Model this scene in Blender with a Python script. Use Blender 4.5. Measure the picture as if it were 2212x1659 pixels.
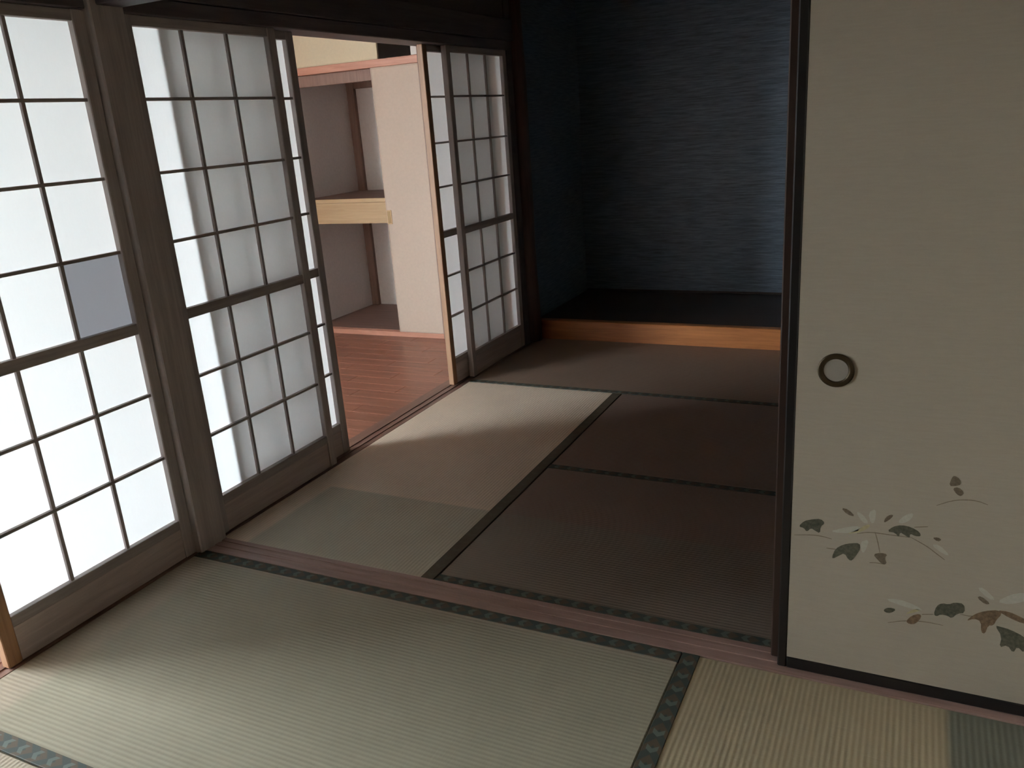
import bpy, bmesh, math
from mathutils import Matrix, Vector

# ------------------------------------------------------------------ clear
for o in list(bpy.data.objects):
    bpy.data.objects.remove(o, do_unlink=True)
scene = bpy.context.scene
COL = scene.collection

# ------------------------------------------------------------------ camera
cam_data = bpy.data.cameras.new('camera')
cam_data.sensor_width = 36.0
cam_data.lens = 1776.4 / 2212.0 * 36.0
cam_data.clip_start = 0.02
cam = bpy.data.objects.new('camera', cam_data)
COL.objects.link(cam)
RX = Vector((0.90019513, 0.42990294, -0.06951390))
DN = Vector((0.07124896, -0.30286300, -0.95036708))
FW = Vector((-0.42961879, 0.85056303, -0.30326594))
m = Matrix.Identity(4)
for i in range(3):
    m[i][0] = RX[i]; m[i][1] = -DN[i]; m[i][2] = -FW[i]
m.translation = Vector((2.0995, -1.742, 1.30))
cam.matrix_world = m
scene.camera = cam

# ------------------------------------------------------------------ sky, sun-less overcast daylight
world = bpy.data.worlds.new('overcast_sky')
scene.world = world
world.use_nodes = True
bg = world.node_tree.nodes['Background']
bg.inputs['Color'].default_value = (0.86, 0.94, 1.0, 1.0)
bg.inputs['Strength'].default_value = 38.0
# window portal: only guides the sampling of the sky through the glass doors
pd = bpy.data.lights.new('daylight_portal', 'AREA')
pd.shape = 'RECTANGLE'; pd.size = 1.75; pd.size_y = 2.22
pd.cycles.is_portal = True
portal = bpy.data.objects.new('daylight_portal', pd)
COL.objects.link(portal)
portal.location = (-2.74, -1.575, 1.13)
portal.rotation_euler = Matrix(((0, 0, -1), (1, 0, 0), (0, 1, 0))).to_euler()  # emits toward +x

vs = scene.view_settings
vs.view_transform = 'Standard'
vs.look = 'None'
vs.gamma = 1.0
vs.use_curve_mapping = False
vs.exposure = 0.0
scene.display_settings.display_device = 'sRGB'

# ------------------------------------------------------------------ materials
def new_mat(name):
    mt = bpy.data.materials.new(name)
    mt.use_nodes = True
    nt = mt.node_tree
    for n in list(nt.nodes):
        nt.nodes.remove(n)
    out = nt.nodes.new('ShaderNodeOutputMaterial')
    return mt, nt, out

def N(nt, kind, **kw):
    n = nt.nodes.new(kind)
    for k, v in kw.items():
        if k in ('operation', 'blend_type', 'data_type', 'noise_dimensions', 'wave_type', 'bands_direction', 'wave_profile', 'use_clamp', 'interpolation_type', 'distance', 'feature'):
            setattr(n, k, v)
        else:
            n.inputs[k.replace('_', ' ')].default_value = v
    return n

def L(nt, a, b):
    nt.links.new(a, b)

def ramp(nt, fac, stops):
    r = nt.nodes.new('ShaderNodeValToRGB')
    el = r.color_ramp.elements
    while len(el) < len(stops):
        el.new(0.5)
    for e, (p, c) in zip(el, stops):
        e.position = p
        e.color = (*c, 1.0)
    L(nt, fac, r.inputs['Fac'])
    return r.outputs['Color']

def wood(name, dark, light, axis, rough=0.45, scale=1.0, bump=0.15):
    mt, nt, out = new_mat(name)
    b = nt.nodes.new('ShaderNodeBsdfPrincipled')
    g = nt.nodes.new('ShaderNodeNewGeometry')
    mp = nt.nodes.new('ShaderNodeMapping')
    sc = [26.0 * scale] * 3
    sc['xyz'.index(axis)] = 1.6 * scale
    mp.inputs['Scale'].default_value = sc
    L(nt, g.outputs['Position'], mp.inputs['Vector'])
    n1 = N(nt, 'ShaderNodeTexNoise', Scale=2.2, Detail=6.0, Roughness=0.62, Distortion=0.6)
    L(nt, mp.outputs['Vector'], n1.inputs['Vector'])
    oi = nt.nodes.new('ShaderNodeObjectInfo')
    col = ramp(nt, n1.outputs['Fac'], [(0.30, dark), (0.72, light)])
    hs = nt.nodes.new('ShaderNodeHueSaturation')
    mr = nt.nodes.new('ShaderNodeMapRange')
    mr.inputs['To Min'].default_value = 0.86
    mr.inputs['To Max'].default_value = 1.14
    L(nt, oi.outputs['Random'], mr.inputs['Value'])
    L(nt, mr.outputs['Result'], hs.inputs['Value'])
    L(nt, col, hs.inputs['Color'])
    L(nt, hs.outputs['Color'], b.inputs['Base Color'])
    b.inputs['Roughness'].default_value = rough
    bp = nt.nodes.new('ShaderNodeBump')
    bp.inputs['Strength'].default_value = bump
    bp.inputs['Distance'].default_value = 0.002
    L(nt, n1.outputs['Fac'], bp.inputs['Height'])
    L(nt, bp.outputs['Normal'], b.inputs['Normal'])
    L(nt, b.outputs['BSDF'], out.inputs['Surface'])
    return mt

def plaster(name, col, var=0.06, rough=0.85, scale=(60, 60, 60), bump=0.1, spec=0.3):
    mt, nt, out = new_mat(name)
    b = nt.nodes.new('ShaderNodeBsdfPrincipled')
    g = nt.nodes.new('ShaderNodeNewGeometry')
    mp = nt.nodes.new('ShaderNodeMapping')
    mp.inputs['Scale'].default_value = scale
    L(nt, g.outputs['Position'], mp.inputs['Vector'])
    n1 = N(nt, 'ShaderNodeTexNoise', Scale=1.0, Detail=4.0, Roughness=0.6)
    L(nt, mp.outputs['Vector'], n1.inputs['Vector'])
    lo = tuple(c * (1 - var) for c in col); hi = tuple(min(1, c * (1 + var)) for c in col)
    L(nt, ramp(nt, n1.outputs['Fac'], [(0.3, lo), (0.7, hi)]), b.inputs['Base Color'])
    b.inputs['Roughness'].default_value = rough
    b.inputs['Specular IOR Level'].default_value = spec
    bp = nt.nodes.new('ShaderNodeBump')
    bp.inputs['Strength'].default_value = bump
    bp.inputs['Distance'].default_value = 0.002
    L(nt, n1.outputs['Fac'], bp.inputs['Height'])
    L(nt, bp.outputs['Normal'], b.inputs['Normal'])
    L(nt, b.outputs['BSDF'], out.inputs['Surface'])
    return mt

def paper(name, trans, refl, mix=0.5):
    mt, nt, out = new_mat(name)
    g = nt.nodes.new('ShaderNodeNewGeometry')
    mp = nt.nodes.new('ShaderNodeMapping')
    mp.inputs['Scale'].default_value = (40, 160, 40)
    L(nt, g.outputs['Position'], mp.inputs['Vector'])
    n1 = N(nt, 'ShaderNodeTexNoise', Scale=1.0, Detail=3.0, Roughness=0.6)
    L(nt, mp.outputs['Vector'], n1.inputs['Vector'])
    tc = ramp(nt, n1.outputs['Fac'], [(0.25, tuple(c * 0.96 for c in trans)), (0.75, trans)])
    t = nt.nodes.new('ShaderNodeBsdfTranslucent')
    L(nt, tc, t.inputs['Color'])
    d = nt.nodes.new('ShaderNodeBsdfDiffuse')
    d.inputs['Color'].default_value = (*refl, 1)
    mx = nt.nodes.new('ShaderNodeMixShader')
    mx.inputs['Fac'].default_value = mix
    L(nt, d.outputs['BSDF'], mx.inputs[1]); L(nt, t.outputs['BSDF'], mx.inputs[2])
    L(nt, mx.outputs['Shader'], out.inputs['Surface'])
    return mt

def math_n(nt, op, a, b=None, c=None):
    n = nt.nodes.new('ShaderNodeMath'); n.operation = op
    for i, v in enumerate((a, b, c)):
        if v is None:
            continue
        if isinstance(v, (int, float)):
            n.inputs[i].default_value = v
        else:
            L(nt, v, n.inputs[i])
    return n.outputs[0]

def smooth(nt, v, lo, hi):
    r = nt.nodes.new('ShaderNodeMapRange'); r.interpolation_type = 'SMOOTHSTEP'
    r.inputs['From Min'].default_value = lo; r.inputs['From Max'].default_value = hi
    L(nt, v, r.inputs['Value'])
    return r.outputs['Result']

def tatami_mat(name, along, faded_sheen, green, zone):
    """woven rush; 'along' = axis of the ridges; zone(nt, x, y) -> mask where an old rug kept the rush green"""
    mt, nt, out = new_mat(name)
    b = nt.nodes.new('ShaderNodeBsdfPrincipled')
    g = nt.nodes.new('ShaderNodeNewGeometry')
    sp = nt.nodes.new('ShaderNodeSeparateXYZ')
    L(nt, g.outputs['Position'], sp.inputs['Vector'])
    x, y = sp.outputs['X'], sp.outputs['Y']
    across = y if along == 'x' else x
    lng = x if along == 'x' else y
    ridge = math_n(nt, 'SINE', math_n(nt, 'MULTIPLY', across, 2 * math.pi / 0.0125))
    mp = nt.nodes.new('ShaderNodeMapping')
    mp.inputs['Scale'].default_value = (14, 500, 1) if along == 'y' else (500, 14, 1)
    L(nt, g.outputs['Position'], mp.inputs['Vector'])
    n1 = N(nt, 'ShaderNodeTexNoise', Scale=1.0, Detail=3.0, Roughness=0.6)
    L(nt, mp.outputs['Vector'], n1.inputs['Vector'])
    n2 = N(nt, 'ShaderNodeTexNoise', Scale=4.0, Detail=4.0, Roughness=0.6)
    L(nt, g.outputs['Position'], n2.inputs['Vector'])
    mask = zone(nt, x, y)
    mx = nt.nodes.new('ShaderNodeMix'); mx.data_type = 'RGBA'
    mx.inputs[6].default_value = (*faded_sheen, 1); mx.inputs[7].default_value = (*green, 1)
    L(nt, mask, mx.inputs[0])
    v = math_n(nt, 'ADD', math_n(nt, 'MULTIPLY', ridge, 0.05),
               math_n(nt, 'ADD', math_n(nt, 'MULTIPLY', n1.outputs['Fac'], 0.22), math_n(nt, 'MULTIPLY', n2.outputs['Fac'], 0.22)))
    v = math_n(nt, 'ADD', v, 0.78)
    vm = nt.nodes.new('ShaderNodeVectorMath'); vm.operation = 'SCALE'
    L(nt, mx.outputs[2], vm.inputs[0]); L(nt, v, vm.inputs['Scale'])
    L(nt, vm.outputs['Vector'], b.inputs['Base Color'])
    b.inputs['Roughness'].default_value = 0.5
    b.inputs['Specular IOR Level'].default_value = 0.35
    bp = nt.nodes.new('ShaderNodeBump')
    bp.inputs['Strength'].default_value = 0.25
    bp.inputs['Distance'].default_value = 0.001
    L(nt, math_n(nt, 'ADD', ridge, n1.outputs['Fac']), bp.inputs['Height'])
    L(nt, bp.outputs['Normal'], b.inputs['Normal'])
    L(nt, b.outputs['BSDF'], out.inputs['Surface'])
    return mt

def brocade(name, along, centre, base, motif, accent):
    """edging cloth with a repeating woven arrow motif"""
    mt, nt, out = new_mat(name)
    b = nt.nodes.new('ShaderNodeBsdfPrincipled')
    g = nt.nodes.new('ShaderNodeNewGeometry')
    sp = nt.nodes.new('ShaderNodeSeparateXYZ')
    L(nt, g.outputs['Position'], sp.inputs['Vector'])
    u, v = (sp.outputs['X'], sp.outputs['Y']) if along == 'x' else (sp.outputs['Y'], sp.outputs['X'])
    av = math_n(nt, 'ABSOLUTE', math_n(nt, 'SUBTRACT', v, centre))
    s = math_n(nt, 'FRACT', math_n(nt, 'DIVIDE', math_n(nt, 'ADD', u, math_n(nt, 'MULTIPLY', av, 1.3)), 0.052))
    s2 = math_n(nt, 'FRACT', math_n(nt, 'DIVIDE', math_n(nt, 'SUBTRACT', u, math_n(nt, 'MULTIPLY', av, 0.8)), 0.052))
    c1 = ramp(nt, s, [(0.0, base), (0.42, base), (0.5, motif), (0.86, motif), (0.95, base)])
    mx = nt.nodes.new('ShaderNodeMix'); mx.data_type = 'RGBA'
    L(nt, c1, mx.inputs[6]); mx.inputs[7].default_value = (*accent, 1)
    k = math_n(nt, 'MULTIPLY', math_n(nt, 'LESS_THAN', s2, 0.28), math_n(nt, 'LESS_THAN', av, 0.013))
    L(nt, math_n(nt, 'MULTIPLY', k, 0.7), mx.inputs[0])
    L(nt, mx.outputs[2], b.inputs['Base Color'])
    b.inputs['Roughness'].default_value = 0.7
    L(nt, b.outputs['BSDF'], out.inputs['Surface'])
    return mt

def glossy_mat(name, col, rough, metal=0.0, spec=0.5):
    mt, nt, out = new_mat(name)
    b = nt.nodes.new('ShaderNodeBsdfPrincipled')
    n1 = N(nt, 'ShaderNodeTexNoise', Scale=90.0, Detail=2.0)
    L(nt, ramp(nt, n1.outputs['Fac'], [(0.3, tuple(c * 0.93 for c in col)), (0.7, tuple(min(1, c * 1.07) for c in col))]), b.inputs['Base Color'])
    b.inputs['Roughness'].default_value = rough
    b.inputs['Metallic'].default_value = metal
    b.inputs['Specular IOR Level'].default_value = spec
    L(nt, b.outputs['BSDF'], out.inputs['Surface'])
    return mt

def glass_mat(name):
    mt, nt, out = new_mat(name)
    t = nt.nodes.new('ShaderNodeBsdfTransparent')
    t.inputs['Color'].default_value = (0.94, 0.97, 0.97, 1)
    gl = nt.nodes.new('ShaderNodeBsdfGlossy'); gl.inputs['Roughness'].default_value = 0.02
    fr = nt.nodes.new('ShaderNodeFresnel'); fr.inputs['IOR'].default_value = 1.4
    mx = nt.nodes.new('ShaderNodeMixShader')
    L(nt, fr.outputs['Fac'], mx.inputs['Fac'])
    L(nt, t.outputs['BSDF'], mx.inputs[1]); L(nt, gl.outputs['BSDF'], mx.inputs[2])
    L(nt, mx.outputs['Shader'], out.inputs['Surface'])
    return mt

# aged cedar of the screens and posts, paled to stand for hazy glare
CED_D, CED_L = (0.34, 0.285, 0.265), (0.50, 0.43, 0.405)
W = {a: wood('lit_aged_cedar_' + a, CED_D, CED_L, a, rough=0.5) for a in 'xyz'}
WD = {a: wood('shaded_cedar_' + a, (0.085, 0.066, 0.070), (0.14, 0.108, 0.112), a, rough=0.5) for a in 'xyz'}  # darker cedar copy: shade on lintels and far jamb put into the colour
M_SILL_X = wood('sill_wood_x', (0.30, 0.185, 0.155), (0.48, 0.31, 0.262), 'x', rough=0.38)
M_SILL_Y = wood('sill_wood_y', (0.17, 0.085, 0.065), (0.30, 0.165, 0.125), 'y', rough=0.38)
M_POST = wood('alcove_post_wood', (0.06, 0.022, 0.016), (0.12, 0.045, 0.03), 'z', rough=0.35)
M_GAMACHI = wood('alcove_edge_wood', (0.36, 0.125, 0.042), (0.56, 0.215, 0.072), 'x', rough=0.32)
M_DAIS = wood('alcove_floor_wood', (0.035, 0.022, 0.018), (0.06, 0.038, 0.03), 'x', rough=0.4)
M_PLANK = wood('hall_plank_wood', (0.22, 0.085, 0.055), (0.42, 0.18, 0.115), 'x', rough=0.33, scale=0.8)
M_SUB = wood('subfloor_wood', (0.06, 0.04, 0.03), (0.1, 0.07, 0.05), 'y')
M_CEIL = wood('ceiling_boards', (0.17, 0.12, 0.085), (0.27, 0.19, 0.14), 'y', rough=0.6)
M_CLOSETW = wood('closet_salmon_wood', (0.50, 0.22, 0.145), (0.66, 0.33, 0.23), 'x', rough=0.45)
M_CLOSETB = wood('closet_brown_wood', (0.22, 0.13, 0.10), (0.33, 0.2, 0.155), 'z', rough=0.5)
M_CLOSETF = wood('closet_floor_wood', (0.19, 0.105, 0.085), (0.30, 0.18, 0.145), 'x', rough=0.5)
M_SHELF = wood('closet_shelf_pine', (0.52, 0.345, 0.18), (0.64, 0.45, 0.25), 'x', rough=0.5)
M_PAPER = paper('shoji_paper', (0.94, 0.965, 0.975), (0.93, 0.94, 0.93), 0.45)
M_PAPER_N = paper('near_shoji_paper', (0.70, 0.725, 0.73), (0.95, 0.96, 0.95), 0.45)  # lower transmission than shoji_paper, for the near screen only
M_PATCH = paper('shoji_patch_paper', (0.165, 0.172, 0.19), (0.75, 0.77, 0.81))
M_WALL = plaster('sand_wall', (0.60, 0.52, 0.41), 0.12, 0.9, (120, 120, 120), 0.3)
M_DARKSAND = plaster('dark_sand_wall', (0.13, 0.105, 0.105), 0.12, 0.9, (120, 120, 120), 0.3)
M_ALCOVE = plaster('alcove_charcoal_wall', (0.15, 0.195, 0.25), 0.4, 0.45, (9, 9, 130), 0.35, spec=0.45)
M_HALLW = plaster('hall_white_wall', (0.80, 0.76, 0.72), 0.04)
M_CLOSETIN = plaster('closet_lining', (0.82, 0.76, 0.735), 0.04)
M_DOORP = plaster('closet_door_paper', (0.63, 0.51, 0.42), 0.03, 0.7)
M_DOORP2 = plaster('cupboard_door_paper', (0.78, 0.67, 0.48), 0.03, 0.7)
M_FUSUMA = plaster('fusuma_paper', (0.37, 0.312, 0.242), 0.03, 0.75, (25, 25, 260), 0.12)
M_LACQ = glossy_mat('black_lacquer', (0.012, 0.010, 0.010), 0.28)
M_BROWNLACQ = glossy_mat('brown_lacquer', (0.035, 0.018, 0.013), 0.32)
M_PULL = glossy_mat('pull_dark_bronze', (0.055, 0.036, 0.016), 0.4, 0.6)
M_PLATE = glossy_mat('pull_grey_plate', (0.29, 0.255, 0.215), 0.45, 0.1)
M_BRASS = glossy_mat('brass_pull', (0.30, 0.19, 0.08), 0.45, 0.3)
M_ALU = glossy_mat('bronze_aluminium', (0.16, 0.14, 0.12), 0.4, 0.6)
M_GLASS = glass_mat('clear_glass')
M_GROUND = plaster('darkened_yard', (0.12, 0.13, 0.095), 0.3, 0.95, (40, 40, 40), 0.4)  # unseen ground, darkened to lessen light bounced onto the paper screens
M_INK = {
    'g': plaster('paint_dark_green', (0.085, 0.080, 0.054), 0.35, 0.8, (160, 160, 160), 0),
    'o': plaster('paint_dark_olive', (0.13, 0.10, 0.066), 0.3, 0.8, (160, 160, 160), 0),
    'b': plaster('paint_russet_brown', (0.155, 0.10, 0.058), 0.35, 0.8, (160, 160, 160), 0),
    'p': plaster('paint_pale_petal', (0.425, 0.385, 0.315), 0.06, 0.8, (160, 160, 160), 0),
    'y': plaster('paint_ochre_petal', (0.40, 0.335, 0.19), 0.1, 0.8, (160, 160, 160), 0),
    's': plaster('paint_stem', (0.20, 0.155, 0.11), 0.2, 0.8, (160, 160, 160), 0),
}

# ------------------------------------------------------------------ mesh helpers
CACHE = {}
def box_mesh(dx, dy, dz, mat, bevel):
    key = (round(dx, 5), round(dy, 5), round(dz, 5), mat.name, round(bevel, 5))
    if key in CACHE:
        return CACHE[key]
    bm = bmesh.new()
    bmesh.ops.create_cube(bm, size=1.0)
    bmesh.ops.scale(bm, vec=(dx, dy, dz), verts=bm.verts)
    if bevel > 0:
        bmesh.ops.bevel(bm, geom=list(bm.edges), offset=min(bevel, 0.3 * min(dx, dy, dz)), segments=1, affect='EDGES')
    me = bpy.data.meshes.new('box')
    bm.to_mesh(me); bm.free()
    me.materials.append(mat)
    CACHE[key] = me
    return me

def link(name, me, loc, parent=None):
    o = bpy.data.objects.new(name, me)
    COL.objects.link(o)
    if parent is not None:
        o.parent = parent
        w = world_loc(parent)
        o.location = (loc[0] - w[0], loc[1] - w[1], loc[2] - w[2])
    else:
        o.location = loc
    return o

def world_loc(o):
    v = Vector(o.location)
    while o.parent:
        o = o.parent
        v = v + Vector(o.location)
    return v

def box(name, x0, x1, y0, y1, z0, z1, mat, parent=None, bevel=0.0015):
    me = box_mesh(x1 - x0, y1 - y0, z1 - z0, mat, bevel)
    return link(name, me, ((x0 + x1) / 2, (y0 + y1) / 2, (z0 + z1) / 2), parent)

def boxes_mesh(name, boxes, mat, origin=(0, 0, 0)):
    bm = bmesh.new()
    for (x0, x1, y0, y1, z0, z1) in boxes:
        r = bmesh.ops.create_cube(bm, size=1.0)
        bmesh.ops.scale(bm, vec=(x1 - x0, y1 - y0, z1 - z0), verts=r['verts'])
        bmesh.ops.translate(bm, vec=((x0 + x1) / 2 - origin[0], (y0 + y1) / 2 - origin[1], (z0 + z1) / 2 - origin[2]), verts=r['verts'])
    me = bpy.data.meshes.new(name)
    bm.to_mesh(me); bm.free()
    me.materials.append(mat)
    return me

def prism(name, profile, axis, a0, a1, mat, parent=None):
    """extrude a closed 2-D profile of (p, z) along x or y; p is the other ground axis"""
    bm = bmesh.new()
    rings = []
    for a in (a0, a1):
        rings.append([bm.verts.new((a, p, z) if axis == 'x' else (p, a, z)) for p, z in profile])
    n = len(profile)
    for i in range(n):
        j = (i + 1) % n
        bm.faces.new((rings[0][i], rings[0][j], rings[1][j], rings[1][i]))
    bm.faces.new(rings[0][::-1]); bm.faces.new(rings[1])
    bmesh.ops.recalc_face_normals(bm, faces=bm.faces)
    me = bpy.data.meshes.new(name)
    bm.to_mesh(me); bm.free()
    me.materials.append(mat)
    return link(name, me, (0, 0, 0), parent)

def empty(name, loc):
    o = bpy.data.objects.new(name, None)
    COL.objects.link(o)
    o.location = loc
    o.empty_display_size = 0.05
    return o

def tag(o, label, cat, group=None):
    o['label'] = label
    o['category'] = cat
    if group:
        o['group'] = group
    return o

def struct(o, label=None):
    o['kind'] = 'structure'
    if label:
        o['label'] = label
    return o

# ================================================================== SETTING
CZ = 2.36      # ceiling height
KZ = 1.674     # underside of the lintels
XR = 2.72      # right wall
YB = -2.62     # wall behind the camera
YA = 3.72      # back of the alcove
XH = -2.60     # far side of the hall
YC = 2.69      # front of the closet
XL = -1.662    # left inside of the closet
YK = 3.44      # back of the closet
YN = -2.62     # near end of the hall

struct(box('floor', -0.10, XR, YB, 2.87, -0.16, -0.058, M_SUB, bevel=0), 'dark boards under the tatami mats')
struct(box('ceiling', XH - 0.12, XR + 0.1, YB - 0.1, YA + 0.1, CZ, CZ + 0.05, M_CEIL, bevel=0), 'brown board ceiling')

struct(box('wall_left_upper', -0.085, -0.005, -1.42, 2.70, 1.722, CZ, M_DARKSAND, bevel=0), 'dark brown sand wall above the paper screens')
struct(box('wall_left', -0.085, -0.005, YB, -1.49, -0.02, CZ, M_WALL, bevel=0), 'sand wall left of the camera')
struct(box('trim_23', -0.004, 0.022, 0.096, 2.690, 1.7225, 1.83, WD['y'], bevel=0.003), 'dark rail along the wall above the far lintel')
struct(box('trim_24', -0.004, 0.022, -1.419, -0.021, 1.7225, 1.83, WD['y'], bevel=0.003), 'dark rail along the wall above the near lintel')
struct(box('wall_right', XR, XR + 0.1, YB, YA, -0.16, CZ, M_WALL, bevel=0), 'sand wall at the right')
struct(box('wall_back', -0.1, XR, YB - 0.1, YB, -0.16, CZ, M_WALL, bevel=0), 'sand wall behind the near room')
struct(box('wall_partition', 0.03, XR, 0.02, 0.07, 1.722, CZ, M_WALL, bevel=0), 'strip of sand wall above the track between the rooms')
struct(box('wall_alcove_back', -0.10, XR, YA, YA + 0.1, 0.0, CZ, M_ALCOVE, bevel=0), 'dark charcoal wall at the back of the alcove')
struct(box('wall_alcove_left', -0.10, 0.0, 2.701, YA, 0.0, CZ, M_ALCOVE, bevel=0), 'dark charcoal side wall of the alcove')

# hall / wooden-floored room behind the screens
struct(link('wall_hall_left', boxes_mesh('wall_hall_left', [
    (XH - 0.12, XH, YN - 0.08, -2.45, -0.1, CZ), (XH - 0.12, XH, -0.70, YC + 0.05, -0.1, CZ), (XH - 0.12, XH, -2.45, -0.70, 2.24, CZ)], M_HALLW), (0, 0, 0)), 'white wall of the wooden floored room')
struct(box('wall_hall_near', XH, -0.10, YN - 0.08, YN, -0.1, CZ, M_HALLW, bevel=0), 'white end wall of the wooden floored room')
struct(box('wall_hall_far', XH, XL - 0.061, YC, YC + 0.05, -0.1, CZ, M_HALLW, bevel=0), 'white wall left of the closet')
struct(box('ceiling_hall', XH, -0.086, YN, YC, CZ - 0.02, CZ - 0.001, M_HALLW, bevel=0), 'white ceiling of the wooden floored room')
struct(box('wall_closet_side', -0.555, -0.10, YC, YC + 0.05, -0.02, CZ, M_HALLW, bevel=0), 'white wall right of the closet')

# hall floor: sub floor and separate planks
fl = struct(box('floor_hall', XH, -0.118, YN, YC - 0.001, -0.09, -0.021, M_SUB, bevel=0), 'reddish brown plank floor of the room behind the screens')
pw = 0.104
row = 0
yy = YN + 0.002
while yy < YC - 0.02:
    y1 = min(yy + pw, YC + 0.0)
    off = (row * 0.217) % 0.6
    xs = [XH + 0.002]
    xx = XH + 0.002 + (off if off > 0.08 else 0.6)
    while xx < -0.20:
        xs.append(xx); xx += 0.6
    xs.append(-0.119)
    for a, b in zip(xs[:-1], xs[1:]):
        box('plank', a + 0.0008, b - 0.0008, yy + 0.0008, y1 - 0.0008, -0.0205, -0.006, M_PLANK, fl, bevel=0.0012)
    yy += pw
    row += 1

# ---- posts, lintels, sills
t = struct(box('trim_1', -0.095, 0.026, -0.02, 0.095, -0.02, CZ, W['z'], bevel=0.004), 'square cedar post between the two rooms')
t = struct(box('trim_2', -0.095, 0.012, -1.49, -1.42, -0.02, CZ, W['z'], bevel=0.004), 'square cedar post')
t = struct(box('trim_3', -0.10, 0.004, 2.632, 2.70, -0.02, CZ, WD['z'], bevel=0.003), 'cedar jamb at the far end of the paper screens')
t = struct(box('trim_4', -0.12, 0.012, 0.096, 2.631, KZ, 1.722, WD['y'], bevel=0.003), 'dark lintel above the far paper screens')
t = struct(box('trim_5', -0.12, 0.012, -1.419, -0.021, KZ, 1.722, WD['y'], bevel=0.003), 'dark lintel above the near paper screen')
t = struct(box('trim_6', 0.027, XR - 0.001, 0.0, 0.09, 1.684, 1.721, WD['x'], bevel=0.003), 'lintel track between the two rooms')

def sill_profile(p0, p1, grooves, top, bot, depth=0.003, gw=0.013):
    pts = [(p0, bot), (p0, top)]
    for gc in sorted(grooves):
        pts += [(gc - gw / 2, top), (gc - gw / 2, top - depth), (gc + gw / 2, top - depth), (gc + gw / 2, top)]
    pts += [(p1, top), (p1, bot)]
    return pts
t = struct(prism('trim_7', sill_profile(-0.117, 0.010, (-0.052, -0.016), 0.0, -0.05), 'y', 0.0955, 2.631, M_SILL_Y), 'grooved sill under the far paper screens')
t = struct(prism('trim_8', sill_profile(-0.117, 0.010, (-0.052, -0.016), 0.0, -0.05), 'y', -1.419, -0.0205, M_SILL_Y), 'grooved sill under the near paper screen')
t = struct(prism('trim_9', sill_profile(0.001, 0.0895, (0.032, 0.064), 0.002, -0.055), 'x', 0.0265, XR - 0.001, M_SILL_X), 'reddish grooved threshold between the two rooms')
t = struct(box('trim_10', XR - 0.06, XR, -0.005, 0.095, 0.003, 1.683, W['z'], bevel=0.003), 'post at the right wall')

# ================================================================== TATAMI
def no_zone(nt, x, y):
    v = nt.nodes.new('ShaderNodeValue'); v.outputs[0].default_value = 0.0
    return v.outputs[0]
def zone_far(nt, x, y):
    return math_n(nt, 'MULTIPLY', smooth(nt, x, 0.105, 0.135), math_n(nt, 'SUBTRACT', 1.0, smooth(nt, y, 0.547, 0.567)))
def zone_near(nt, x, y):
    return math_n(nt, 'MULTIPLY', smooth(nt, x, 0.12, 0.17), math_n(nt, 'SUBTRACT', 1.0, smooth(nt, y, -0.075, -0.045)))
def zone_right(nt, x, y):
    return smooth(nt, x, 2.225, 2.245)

FADED_SHEEN = (0.245, 0.165, 0.13); GREEN = (0.235, 0.185, 0.145)  # rush tone varies per mat to stand for its directional sheen
BASE, MOTIF, ACC = (0.042, 0.052, 0.042), (0.085, 0.062, 0.036), (0.125, 0.155, 0.13)

def tatami(x0, x1, y0, y1, long_axis, edges, label, faded_sheen=FADED_SHEEN, green=GREEN, zone=no_zone, hw=0.036, brown=False):
    root = empty('tatami_mat', ((x0 + x1) / 2, (y0 + y1) / 2, -0.055))
    idx = len([o for o in bpy.data.objects if o.name.startswith('tatami_mat')])
    g = 0.0012
    mt = tatami_mat('rush_%d' % idx, long_axis, faded_sheen, green, zone)
    box('rush_surface', x0 + g, x1 - g, y0 + g, y1 - g, -0.055, 0.0, mt, root, bevel=0.003)
    for e in edges:
        if long_axis == 'x':
            a, b = (y0 + g, y0 + hw) if e == 'lo' else (y1 - hw, y1 - g)
            mm = brocade('edging_%d_%s' % (idx, e), 'x', (a + b) / 2, BASE, MOTIF, ACC)
            box('cloth_edging', x0 + g, x1 - g, a, b, -0.0535, 0.0016, mm, root, bevel=0.001)
        else:
            a, b = (x0 + g, x0 + hw) if e == 'lo' else (x1 - hw, x1 - g)
            mm = brocade('edging_%d_%s' % (idx, e), 'y', (a + b) / 2, (0.085, 0.062, 0.036) if brown else BASE, MOTIF, (0.10, 0.085, 0.05) if brown else ACC)
            box('cloth_edging', a, b, y0 + g, y1 - g, -0.0535, 0.0016, mm, root, bevel=0.001)
    tag(root, label, 'tatami mat', 'tatami mats on the floor')
    return root

# far room
tatami(0.010, 0.860, 0.090, 1.888, 'y', ('hi',), 'tatami mat lying lengthwise beside the doorway, with the bright light patch', faded_sheen=(0.80, 0.645, 0.505), green=(0.56, 0.51, 0.395), zone=zone_far, hw=0.046, brown=True)  # paler rush colour includes the sheen along its ridges
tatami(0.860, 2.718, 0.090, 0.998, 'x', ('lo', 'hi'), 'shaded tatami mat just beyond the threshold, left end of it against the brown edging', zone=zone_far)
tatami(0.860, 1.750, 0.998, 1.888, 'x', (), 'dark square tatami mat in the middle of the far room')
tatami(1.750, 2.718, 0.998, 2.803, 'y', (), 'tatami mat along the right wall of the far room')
tatami(0.010, 1.750, 1.888, 2.803, 'x', ('lo',), 'tatami mat lying across the room in front of the alcove', faded_sheen=(0.245, 0.165, 0.12))
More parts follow.
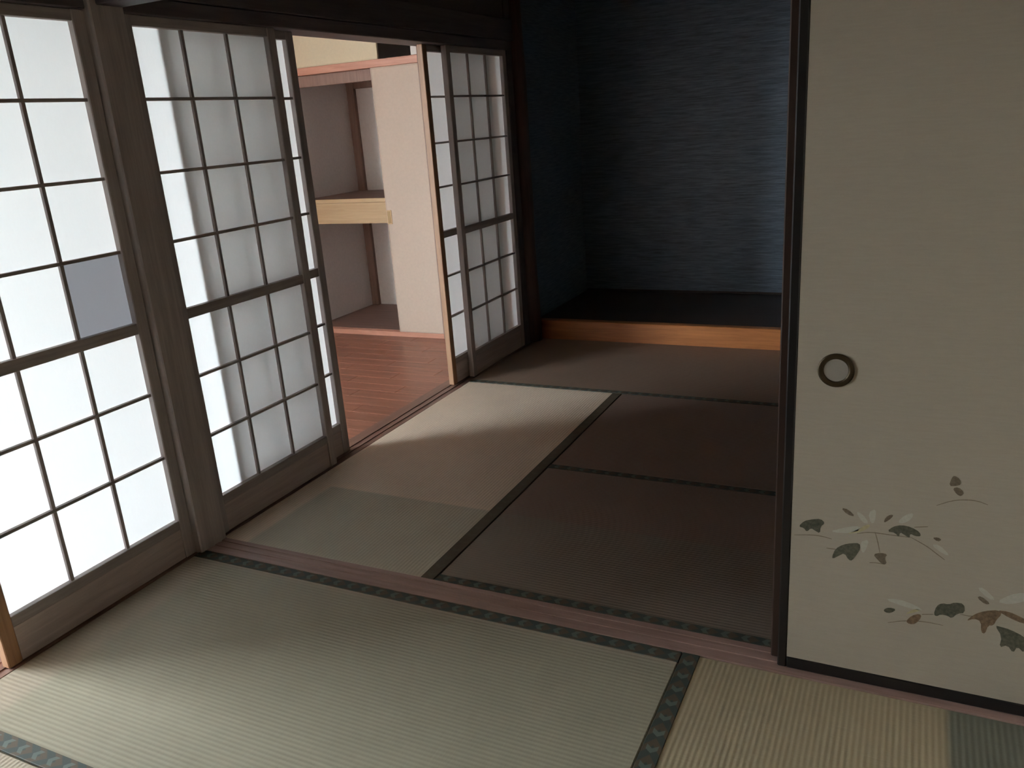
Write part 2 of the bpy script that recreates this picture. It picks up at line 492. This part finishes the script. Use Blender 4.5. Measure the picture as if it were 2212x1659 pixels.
# near room
tatami(0.010, 1.645, -0.890, 0.000, 'x', ('lo', 'hi'), 'large greenish tatami mat nearest the near paper screen', faded_sheen=(0.40, 0.335, 0.25), green=(0.345, 0.31, 0.225), zone=zone_near, hw=0.044)
tatami(1.645, 2.590, -1.790, 0.000, 'y', ('lo',), 'yellowish ribbed tatami mat in front of the painted sliding door', faded_sheen=(0.40, 0.32, 0.205), green=(0.17, 0.17, 0.13), zone=zone_right, hw=0.044)
tatami(0.010, 0.880, YB + 0.002, -0.890, 'y', ('hi',), 'tatami mat showing only a corner below the patterned edging at the bottom left', faded_sheen=(0.42, 0.35, 0.26))
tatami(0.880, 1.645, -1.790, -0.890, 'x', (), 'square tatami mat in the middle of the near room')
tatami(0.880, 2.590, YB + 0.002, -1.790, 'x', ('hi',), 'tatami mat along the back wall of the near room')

# ================================================================== PAPER SCREENS
M_BOARD = wood('pale_cedar_board', (0.45, 0.355, 0.325), (0.62, 0.51, 0.47), 'y', rough=0.5)
SW, ST = 0.66, 0.040
ZB, ZT = 0.136, 1.643
H_BARS = [0.357, 0.569, 1.014, 1.225, 1.440]
MID = (0.765, 0.799)
def shoji(y0, x1, label, patch=None, end_mat=None, sheet=M_PAPER):
    x0 = x1 - 0.030
    y1 = y0 + SW
    root = empty('shoji_screen', ((x0 + x1) / 2, (y0 + y1) / 2, 0.0))
    box('stile', x0, x1, y0, y0 + ST, 0.0005, KZ - 0.0005, end_mat or W['z'], root, bevel=0.0025)
    box('stile', x0, x1, y1 - ST, y1, 0.0005, KZ - 0.0005, W['z'], root, bevel=0.0025)
    a, b = y0 + ST, y1 - ST
    box('top_rail', x0 + 0.002, x1 - 0.002, a, b, ZT, KZ - 0.001, W['y'], root)
    box('bottom_board', x0 + 0.006, x1 - 0.004, a, b, 0.0005, 0.104, M_BOARD, root)
    box('bottom_rail', x0 + 0.002, x1 - 0.002, a, b, 0.104, ZB, W['y'], root)
    box('middle_rail', x0 + 0.004, x1 - 0.003, a, b, MID[0], MID[1], W['y'], root)
    pitch = (b - a) / 3
    kx0, kx1 = x1 - 0.020, x1 - 0.007
    for z in H_BARS:
        box('lattice_bar', kx0, kx1, a, b, z - 0.0048, z + 0.0048, W['y'], root, bevel=0.001)
    for k in (1, 2):
        yv = a + pitch * k
        box('lattice_bar', kx0 + 0.001, kx1 - 0.001, yv - 0.0055, yv + 0.0055, ZB, MID[0], W['z'], root, bevel=0.001)
        box('lattice_bar', kx0 + 0.001, kx1 - 0.001, yv - 0.0055, yv + 0.0055, MID[1], ZT, W['z'], root, bevel=0.001)
    rows = [(ZB, H_BARS[0]), (H_BARS[0], H_BARS[1]), (H_BARS[1], MID[0]), (MID[1], H_BARS[2]), (H_BARS[2], H_BARS[3]), (H_BARS[3], H_BARS[4]), (H_BARS[4], ZT)]
    px = x1 - 0.0212
    for r, (za, zb) in enumerate(rows):
        for c in range(3):
            mt = M_PATCH if patch == (r, c) else sheet
            ya, yb = a + pitch * c, a + pitch * (c + 1)
            key = ('pane', round(yb - ya, 4), round(zb - za, 4), mt.name)
            if key not in CACHE:
                me = bpy.data.meshes.new('paper_pane')
                hy, hz = (yb - ya) / 2, (zb - za) / 2
                me.from_pydata([(0, -hy, -hz), (0, hy, -hz), (0, hy, hz), (0, -hy, hz)], [], [(0, 1, 2, 3)])
                me.materials.append(mt)
                CACHE[key] = me
            p = link('paper_pane', CACHE[key], (px, (ya + yb) / 2, (za + zb) / 2), root)
            if mt is M_PATCH:
                p['label'] = 'grey patched pane of double paper'
    tag(root, label, 'sliding screen', 'paper lattice screens along the left wall')
    return root

M_ENDSTILE = wood('sunlit_cedar_stile', (0.30, 0.15, 0.075), (0.46, 0.26, 0.14), 'z', rough=0.5)  # orange window light on the end stiles put into their wood colour
shoji(-0.680, 0.0, 'bright white paper lattice screen nearest the camera with one grey patched pane', patch=(3, 2), end_mat=M_ENDSTILE, sheet=M_PAPER_N)
shoji(0.0965, 0.0, 'front paper lattice screen just beyond the thick post, with a bright strip at its left')
shoji(0.235, -0.036, 'rear paper lattice screen showing its right edge left of the doorway')
shoji(1.971, 0.0, 'dim front paper lattice screen beside the alcove')
shoji(1.812, -0.036, 'rear paper lattice screen right of the doorway with only its left edge showing', end_mat=M_ENDSTILE)

# ================================================================== FUSUMA (sliding doors between the rooms)
def fusuma(x0, x1, y0, y1, frame_mat, label):
    root = empty('sliding_screen', ((x0 + x1) / 2, (y0 + y1) / 2, 0.0025))
    zb, zt = 0.0025, 1.683
    box('stile', x0, x0 + 0.021, y0, y1, zb, zt, frame_mat, root, bevel=0.003)
    box('stile', x1 - 0.021, x1, y0, y1, zb, zt, frame_mat, root, bevel=0.003)
    box('bottom_rail', x0 + 0.021, x1 - 0.021, y0, y1, zb, 0.034, frame_mat, root, bevel=0.003)
    box('top_rail', x0 + 0.021, x1 - 0.021, y0, y1, zt - 0.03, zt, frame_mat, root, bevel=0.003)
    p = box('paper_panel', x0 + 0.021, x1 - 0.021, y0 + 0.0015, y1 - 0.0015, 0.034, zt - 0.03, M_FUSUMA, root, bevel=0)
    tag(root, label, 'sliding door', 'sliding doors between the rooms')
    root['kind'] = 'thing'
    return root, p

def ring_pull(parent, cx, y, cz, r_out, r_in):
    prof = [(r_out, 0.0), (r_out, -0.0028), (r_out - 0.003, -0.0042), (r_in + 0.003, -0.0038), (r_in, -0.0018), (r_in, 0.0)]
    bm = bmesh.new()
    n = 40
    rings = []
    for i in range(n):
        a = 2 * math.pi * i / n
        rings.append([bm.verts.new((r * math.cos(a), d, r * math.sin(a))) for r, d in prof])
    k = len(prof)
    for i in range(n):
        for j in range(k):
            bm.faces.new((rings[i][j], rings[(i + 1) % n][j], rings[(i + 1) % n][(j + 1) % k], rings[i][(j + 1) % k]))
    bmesh.ops.recalc_face_normals(bm, faces=bm.faces)
    for f in bm.faces:
        f.smooth = True
    me = bpy.data.meshes.new('finger_pull'); bm.to_mesh(me); bm.free()
    me.materials.append(M_PULL)
    o = link('finger_pull', me, (cx, y, cz), parent)
    o['label'] = 'round dark bronze finger pull'
    bm = bmesh.new()
    bmesh.ops.create_circle(bm, cap_ends=True, radius=r_in + 0.001, segments=40)
    bmesh.ops.rotate(bm, cent=(0, 0, 0), matrix=Matrix.Rotation(math.pi / 2, 3, 'X'), verts=bm.verts)
    ext = bmesh.ops.extrude_face_region(bm, geom=list(bm.faces))
    bmesh.ops.translate(bm, vec=(0, 0.0008, 0), verts=[v for v in ext['geom'] if isinstance(v, bmesh.types.BMVert)])
    bmesh.ops.recalc_face_normals(bm, faces=bm.faces)
    me = bpy.data.meshes.new('pull_plate'); bm.to_mesh(me); bm.free()
    me.materials.append(M_PLATE)
    link('pull_plate', me, (cx, y - 0.001, cz), o)
    return o

FY = 0.022
front, fpanel = fusuma(1.870, 2.655, FY, FY + 0.020, M_LACQ, 'cream sliding door with painted leafy sprays and a round pull, black frame')
ring_pull(front, 1.9685, FY + 0.0014, 0.758, 0.0365, 0.0245)
rear, rpanel = fusuma(1.850, 2.640, 0.054, 0.074, M_BROWNLACQ, 'rear sliding door hidden behind the painted one, dark brown edge showing')

# painted decoration: flat pigment on the paper
def paint_poly(name, pts, mat, lift):
    cx = sum(p[0] for p in pts) / len(pts); cz = sum(p[1] for p in pts) / len(pts)
    bm = bmesh.new()
    f0 = [bm.verts.new((x - cx, 0.0, z - cz)) for x, z in pts]
    f1 = [bm.verts.new((x - cx, lift, z - cz)) for x, z in pts]
    n = len(pts)
    bm.faces.new(f0); bm.faces.new(f1[::-1])
    for i in range(n):
        j = (i + 1) % n
        bm.faces.new((f0[i], f1[i], f1[j], f0[j]))
    bmesh.ops.recalc_face_normals(bm, faces=bm.faces)
    bmesh.ops.triangulate(bm, faces=bm.faces)
    me = bpy.data.meshes.new(name); bm.to_mesh(me); bm.free()
    me.materials.append(mat)
    return link(name, me, (cx, FY + 0.0015 - lift, cz), fpanel)

def chaikin(pts, closed=True, it=2):
    for _ in range(it):
        out = []
        n = len(pts)
        rng = range(n) if closed else range(n - 1)
        if not closed:
            out.append(pts[0])
        for i in rng:
            a, b = pts[i], pts[(i + 1) % n]
            out.append((a[0] * .75 + b[0] * .25, a[1] * .75 + b[1] * .25))
            out.append((a[0] * .25 + b[0] * .75, a[1] * .25 + b[1] * .75))
        if not closed:
            out.append(pts[-1])
        pts = out
    return pts

LEAVES = {
 'g1': [(1.9062, 0.3833), (1.9176, 0.3992), (1.9352, 0.4061), (1.9527, 0.4099), (1.9624, 0.4011), (1.9535, 0.391), (1.9527, 0.3735), (1.9422, 0.3787), (1.9331, 0.3842), (1.9246, 0.3723), (1.9182, 0.3818)],
 'g2': [(1.9801, 0.3185), (1.9864, 0.3408), (2.0018, 0.3539), (2.0187, 0.3604), (2.0357, 0.3633), (2.0379, 0.3499), (2.0315, 0.3348), (2.0224, 0.3174), (2.0152, 0.3179), (2.0057, 0.3337), (1.9945, 0.3246), (1.9832, 0.3155)],
 'o3': [(2.0638, 0.3407), (2.0788, 0.3475), (2.0929, 0.3459), (2.0879, 0.3364), (2.093, 0.3219), (2.0833, 0.3201), (2.0744, 0.3288)],
 'g4': [(2.088, 0.4011), (2.0995, 0.4147), (2.1154, 0.4207), (2.1344, 0.4188), (2.151, 0.4099), (2.1544, 0.4005), (2.1438, 0.3987), (2.1327, 0.4035), (2.1335, 0.392), (2.1223, 0.3985), (2.1138, 0.4037), (2.112, 0.39), (2.1045, 0.4005)],
 'o5': [(2.1756, 0.4008), (2.1859, 0.4032), (2.1941, 0.399), (2.1867, 0.3928)],
 'o6': [(2.08, 0.42), (2.0832, 0.4338), (2.0923, 0.4419), (2.0991, 0.4413), (2.0904, 0.4283)],
 'o7': [(1.9931, 0.4435), (2.0089, 0.4415), (2.0238, 0.4262), (2.0067, 0.4287)],
 'o8': [(2.197, 0.5234), (2.2005, 0.5427), (2.2051, 0.548), (2.2157, 0.5416), (2.2188, 0.5295), (2.2095, 0.5251)],
 'o9': [(2.2037, 0.5196), (2.2147, 0.5233), (2.2257, 0.5133), (2.2215, 0.5032), (2.2124, 0.5066)],
 'g10': [(2.0931, 0.2075), (2.1039, 0.2152), (2.1195, 0.2132), (2.1076, 0.201), (2.0963, 0.201)],
 'b11': [(2.1395, 0.1873), (2.1494, 0.2038), (2.1654, 0.2127), (2.17, 0.2049), (2.1591, 0.1846), (2.1468, 0.1818)],
 'g12': [(2.1923, 0.2169), (2.196, 0.2386), (2.2061, 0.2477), (2.2194, 0.2471), (2.2294, 0.2545), (2.2478, 0.255), (2.251, 0.2333), (2.2369, 0.2285), (2.2274, 0.2142), (2.219, 0.2193), (2.2056, 0.2198), (2.198, 0.2129)],
 'o13': [(2.2694, 0.2749), (2.2767, 0.2798), (2.296, 0.2653), (2.2861, 0.2615)],
 'b14': [(2.254, 0.2133), (2.2679, 0.2336), (2.2875, 0.2465), (2.3123, 0.2536), (2.3182, 0.2448), (2.3095, 0.2293), (2.3058, 0.2147), (2.2957, 0.2124), (2.2925, 0.191), (2.2846, 0.1926), (2.2821, 0.2196), (2.2688, 0.2235)],
 'b15': [(2.3073, 0.2525), (2.3299, 0.2541), (2.358, 0.2435), (2.3743, 0.2338), (2.3598, 0.2305), (2.334, 0.2382)],
 'g16': [(2.3083, 0.2153), (2.3186, 0.2143), (2.3366, 0.2116), (2.3624, 0.2006), (2.3771, 0.1837), (2.367, 0.1606), (2.353, 0.1744), (2.3472, 0.1557), (2.3353, 0.1735), (2.3209, 0.1634), (2.3234, 0.1913)],
 'p1': [(1.9714, 0.3818), (1.9998, 0.3951), (2.025, 0.4043), (2.0393, 0.4016), (2.0258, 0.3891), (2.0004, 0.3814)],
 'p2': [(2.0231, 0.4396), (2.0374, 0.4351), (2.0526, 0.4139), (2.0386, 0.4133)],
 'p3': [(2.0483, 0.4401), (2.0642, 0.4526), (2.0634, 0.419), (2.0554, 0.4143)],
 'p4': [(2.1069, 0.4259), (2.1192, 0.4444), (2.1372, 0.4538), (2.1331, 0.4367), (2.1178, 0.4244)],
 'p5': [(2.0914, 0.2339), (2.1219, 0.2403), (2.1586, 0.2306), (2.1731, 0.2196), (2.1371, 0.2224)],
 'y6': [(2.1355, 0.2043), (2.1537, 0.2224), (2.1701, 0.2225), (2.1517, 0.2114)],
 'p7': [(2.2674, 0.298), (2.2799, 0.3006), (2.3052, 0.2757), (2.2899, 0.2758)],
 'p8': [(2.3055, 0.2724), (2.3285, 0.2939), (2.3518, 0.3037), (2.3747, 0.3003), (2.354, 0.2827), (2.3283, 0.2705)],
 'y9': [(2.0062, 0.3807), (2.0283, 0.3947), (2.0498, 0.4134), (2.0557, 0.4076), (2.037, 0.391)],
 'p10': [(2.1742, 0.384), (2.1898, 0.3867), (2.2125, 0.3643), (2.1994, 0.3652)],
 'p11': [(2.0355, 0.3667), (2.0547, 0.3769), (2.0481, 0.3448), (2.0412, 0.3401)],
}
STEMS = [
 [(2.1776, 0.4761), (2.2047, 0.4913), (2.2271, 0.4968), (2.2496, 0.4978), (2.27, 0.4914)],
 [(2.1361, 0.3941), (2.1666, 0.3793), (2.1863, 0.3645), (2.203, 0.3525)],
 [(2.1397, 0.4196), (2.1658, 0.4249)],
 [(1.8979, 0.3608), (1.9367, 0.3673), (1.9574, 0.3673), (1.9781, 0.3638)],
 [(1.9674, 0.3392), (1.9909, 0.3398)],
 [(2.058, 0.3188), (2.072, 0.3214), (2.0889, 0.3204)],
 [(2.1036, 0.1756), (2.1338, 0.1878), (2.1749, 0.1953), (2.213, 0.1934)],
 [(2.1695, 0.2118), (2.1923, 0.2169)],
 [(2.0288, 0.3862), (2.0565, 0.3942), (2.0926, 0.3935), (2.1361, 0.3941)],
 [(2.0648, 0.3956), (2.0717, 0.373), (2.0775, 0.3466)],
 [(2.2422, 0.2279), (2.2685, 0.2269), (2.2925, 0.2476)],
]
for k, pts in LEAVES.items():
    c = k[0]
    nm = 'painted_petal' if c in 'py' else 'painted_leaf'
    paint_poly(nm, chaikin(pts, True, 1), M_INK[c], 0.00025 if c in 'py' else 0.0004)
for pts in STEMS:
    pts = chaikin(pts, False, 2)
    n = len(pts)
    lo, hi = [], []
    for i, (x, z) in enumerate(pts):
        a = pts[max(0, i - 1)]; b = pts[min(n - 1, i + 1)]
        dx, dz = b[0] - a[0], b[1] - a[1]
        l = math.hypot(dx, dz) or 1
        w = 0.0011 * (0.35 + 0.65 * math.sin(math.pi * (i + 0.5) / n))
        lo.append((x - dz / l * w, z + dx / l * w)); hi.append((x + dz / l * w, z - dx / l * w))
    paint_poly('painted_stem', lo + hi[::-1], M_INK['s'], 0.0003)

# ================================================================== ALCOVE (tokonoma)
dais = struct(box('floor_alcove', 0.002, XR - 0.001, 2.86, YA - 0.001, -0.02, 0.114, M_DAIS, bevel=0.001), 'dark raised wooden floor of the alcove')
g = struct(box('trim_11', 0.002, XR - 0.001, 2.804, 2.859, -0.02, 0.116, M_GAMACHI, bevel=0.004), 'reddish wooden front edge of the alcove floor')
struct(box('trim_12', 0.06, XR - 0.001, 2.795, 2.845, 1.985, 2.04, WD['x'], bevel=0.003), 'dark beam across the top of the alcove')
struct(box('wall_alcove_upper', 0.06, XR - 0.001, 2.80, 2.84, 2.04, CZ, M_WALL, bevel=0), 'strip of wall above the alcove beam')
struct(box('baseboard_alcove', 0.002, XR - 0.001, YA - 0.008, YA, 0.114, 0.126, M_DAIS, bevel=0.001), 'thin strip at the foot of the alcove wall')

# natural round alcove post
bm = bmesh.new()
n, mseg = 18, 26
rings = []
for j in range(mseg + 1):
    z = -0.02 + (CZ + 0.02) * j / mseg
    ring = []
    for i in range(n):
        a = 2 * math.pi * i / n
        r = 0.047 + 0.0022 * math.sin(3 * a + 1.7 * z * 3) + 0.0018 * math.sin(z * 9 + a) + 0.003 * (1 - z / CZ)
        ring.append(bm.verts.new((r * math.cos(a), r * math.sin(a), z)))
    rings.append(ring)
for j in range(mseg):
    for i in range(n):
        k = (i + 1) % n
        f = bm.faces.new((rings[j][i], rings[j][k], rings[j + 1][k], rings[j + 1][i]))
        f.smooth = True
bm.faces.new(rings[0][::-1]); bm.faces.new(rings[-1])
me = bpy.data.meshes.new('trim_13'); bm.to_mesh(me); bm.free()
me.materials.append(M_POST)
struct(link('trim_13', me, (0.004, 2.752, 0)), 'round dark red alcove post')

# ================================================================== CLOSET in the wooden room
struct(box('wall_closet_left', XL - 0.06, XL, YC + 0.002, YK, -0.02, CZ, M_CLOSETIN, bevel=0), 'pale lining at the left inside of the closet')
struct(box('wall_closet_back', XL - 0.06, -0.10, YK, YK + 0.05, -0.02, CZ, M_CLOSETIN, bevel=0), 'pale lining at the back of the closet')
struct(box('wall_closet_right', -0.60, -0.556, YC + 0.06, YK, -0.02, CZ, M_CLOSETIN, bevel=0), 'pale lining at the right inside of the closet')
struct(box('floor_closet', XL, -0.601, YC + 0.045, YK, -0.05, 0.026, M_CLOSETF, bevel=0.001), 'brown wooden floor of the closet')
struct(prism('trim_14', sill_profile(YC, YC + 0.044, (YC + 0.012, YC + 0.031), 0.024, -0.05, 0.003, 0.008), 'x', XL, -0.601, M_CLOSETW), 'salmon coloured sill of the closet')
struct(box('trim_15', XL, -0.601, YC - 0.004, YC + 0.05, 1.668, 1.712, M_CLOSETW, bevel=0.002), 'salmon coloured lintel between closet and top cupboard')
struct(box('trim_16', XL, -0.601, YC + 0.052, YC + 0.075, 1.600, 1.668, M_CLOSETB, bevel=0.002), 'brown board behind the closet lintel')
struct(box('trim_17', XL - 0.06, XL - 0.001, YC - 0.01, YC + 0.001, -0.02, CZ, M_CLOSETB, bevel=0.002), 'narrow post left of the closet')
struct(box('trim_18', -0.600, -0.555, YC - 0.01, YC + 0.058, -0.02, CZ, M_CLOSETB, bevel=0.003), 'brown post right of the closet')
struct(box('trim_19', XL, XL + 0.062, YK - 0.03, YK, 0.026, 1.72, M_CLOSETB, bevel=0.002), 'brown corner post inside the closet')
struct(box('trim_20', XL + 0.062, -0.601, YK - 0.03, YK, 1.60, 1.68, M_CLOSETB, bevel=0.002), 'brown beam along the closet back')
struct(box('ceiling_closet', XL, -0.601, YC + 0.076, YK - 0.031, 1.682, 1.70, M_CLOSETF, bevel=0), 'board between closet and top cupboard')

sh = empty('closet_shelf', ((XL - 0.60) / 2, YC + 0.06, 0.73))
box('shelf_board', XL + 0.001, -0.602, YC + 0.068, YK - 0.031, 0.868, 0.892, M_CLOSETF, sh)
box('edge_strip', XL + 0.001, -0.602, YC + 0.055, YC + 0.0675, 0.868, 0.893, M_SHELF, sh)
box('front_board', XL + 0.001, -0.602, YC + 0.060, YC + 0.085, 0.732, 0.867, M_SHELF, sh)
tag(sh, 'pale pine shelf with a deep front board across the middle of the closet', 'shelf')

def closet_door(name, x0, x1, y0, z0, z1, mat, label, pull):
    root = empty(name, ((x0 + x1) / 2, y0 + 0.008, z0))
    box('door_panel', x0 + 0.006, x1 - 0.006, y0 + 0.001, y0 + 0.015, z0 + 0.006, z1 - 0.006, mat, root, bevel=0.001)
    for a, b in ((x0, x0 + 0.006), (x1 - 0.006, x1)):
        box('edge_strip', a, b, y0, y0 + 0.016, z0, z1, mat, root, bevel=0.001)
    box('edge_strip', x0 + 0.006, x1 - 0.006, y0, y0 + 0.016, z0, z0 + 0.006, mat, root, bevel=0.001)
    box('edge_strip', x0 + 0.006, x1 - 0.006, y0, y0 + 0.016, z1 - 0.006, z1, mat, root, bevel=0.001)
    if pull:
        (cx, cz, w, h) = pull
        fr = box('finger_pull', cx - w / 2, cx + w / 2, y0 - 0.0022, y0 + 0.0012, cz - h / 2, cz + h / 2, M_SHELF, root, bevel=0.0008)
        fr['label'] = 'small rectangular brass finger pull'
        box('pull_plate', cx - w / 2 + 0.006, cx + w / 2 - 0.006, y0 - 0.0026, y0 - 0.0021, cz - h / 2 + 0.006, cz + h / 2 - 0.006, M_BRASS, fr, bevel=0)
    tag(root, label, 'closet door', 'sliding closet doors')
    root['kind'] = 'thing'
    return root
closet_door('closet_sliding_door', -0.945, -0.602, YC + 0.004, 0.0245, 1.6675, M_DOORP, 'tall cream sliding closet door seen through the doorway', (-0.924, 0.776, 0.036, 0.088))  # closet and cupboard doors, plain sliding panels
closet_door('closet_sliding_door', -0.925, -0.602, YC + 0.024, 0.0245, 1.6675, M_DOORP, 'second closet door stacked behind the tall cream one', None)
closet_door('cupboard_sliding_door', XL + 0.001, -0.885, YC + 0.008, 1.7125, 2.20, M_DOORP2, 'cream sliding door of the small cupboard above the closet', None)
struct(box('trim_21', XL, -0.601, YC - 0.004, YC + 0.05, 2.20, 2.24, M_CLOSETW, bevel=0.002), 'lintel above the small cupboard')
struct(box('wall_cupboard_upper', XL, -0.601, YC + 0.005, YC + 0.045, 2.24, CZ, M_HALLW, bevel=0), 'strip of wall above the small cupboard')
struct(box('trim_22', -0.648, -0.601, YC + 0.004, YC + 0.03, 1.7125, 2.199, M_HALLW, bevel=0.002), 'pale jamb of the small cupboard')

# ================================================================== GLASS DOORS of the wooden room
win = struct(empty('window_1', (XH - 0.06, -1.575, 0.0)), 'glass sliding doors to the yard')
for (x0, x1, y0, y1, z0, z1) in ((XH - 0.10, XH - 0.02, -2.45, -2.415, 0.0, 2.24), (XH - 0.10, XH - 0.02, -0.735, -0.70, 0.0, 2.24),
                                 (XH - 0.10, XH - 0.02, -2.415, -0.735, 0.0, 0.03), (XH - 0.10, XH - 0.02, -2.415, -0.735, 2.21, 2.24)):
    box('window_frame', x0, x1, y0, y1, z0, z1, M_ALU, win, bevel=0.002)
for (a, b, xs) in ((-2.414, -1.555, XH - 0.055), (-1.595, -0.736, XH - 0.085)):
    sash = box('sash', xs, xs + 0.022, a, a + 0.038, 0.031, 2.209, M_ALU, win, bevel=0.002)
    box('sash', xs, xs + 0.022, b - 0.038, b, 0.031, 2.209, M_ALU, win, bevel=0.002)
    box('sash', xs, xs + 0.022, a + 0.038, b - 0.038, 0.031, 0.085, M_ALU, win, bevel=0.002)
    box('sash', xs, xs + 0.022, a + 0.038, b - 0.038, 2.16, 2.209, M_ALU, win, bevel=0.002)
    me = bpy.data.meshes.new('pane')
    hy, hz = (b - a - 0.076) / 2, (2.16 - 0.085) / 2
    me.from_pydata([(0, -hy, -hz), (0, hy, -hz), (0, hy, hz), (0, -hy, hz)], [], [(0, 1, 2, 3)])
    me.materials.append(M_GLASS)
    link('pane', me, (xs + 0.011, (a + b) / 2, (2.16 + 0.085) / 2), win)

struct(box('ground', -14.0, 9.0, -9.0, 9.0, -0.45, -0.40, M_GROUND, bevel=0), 'unseen yard outside, darkened to cut bounced light')
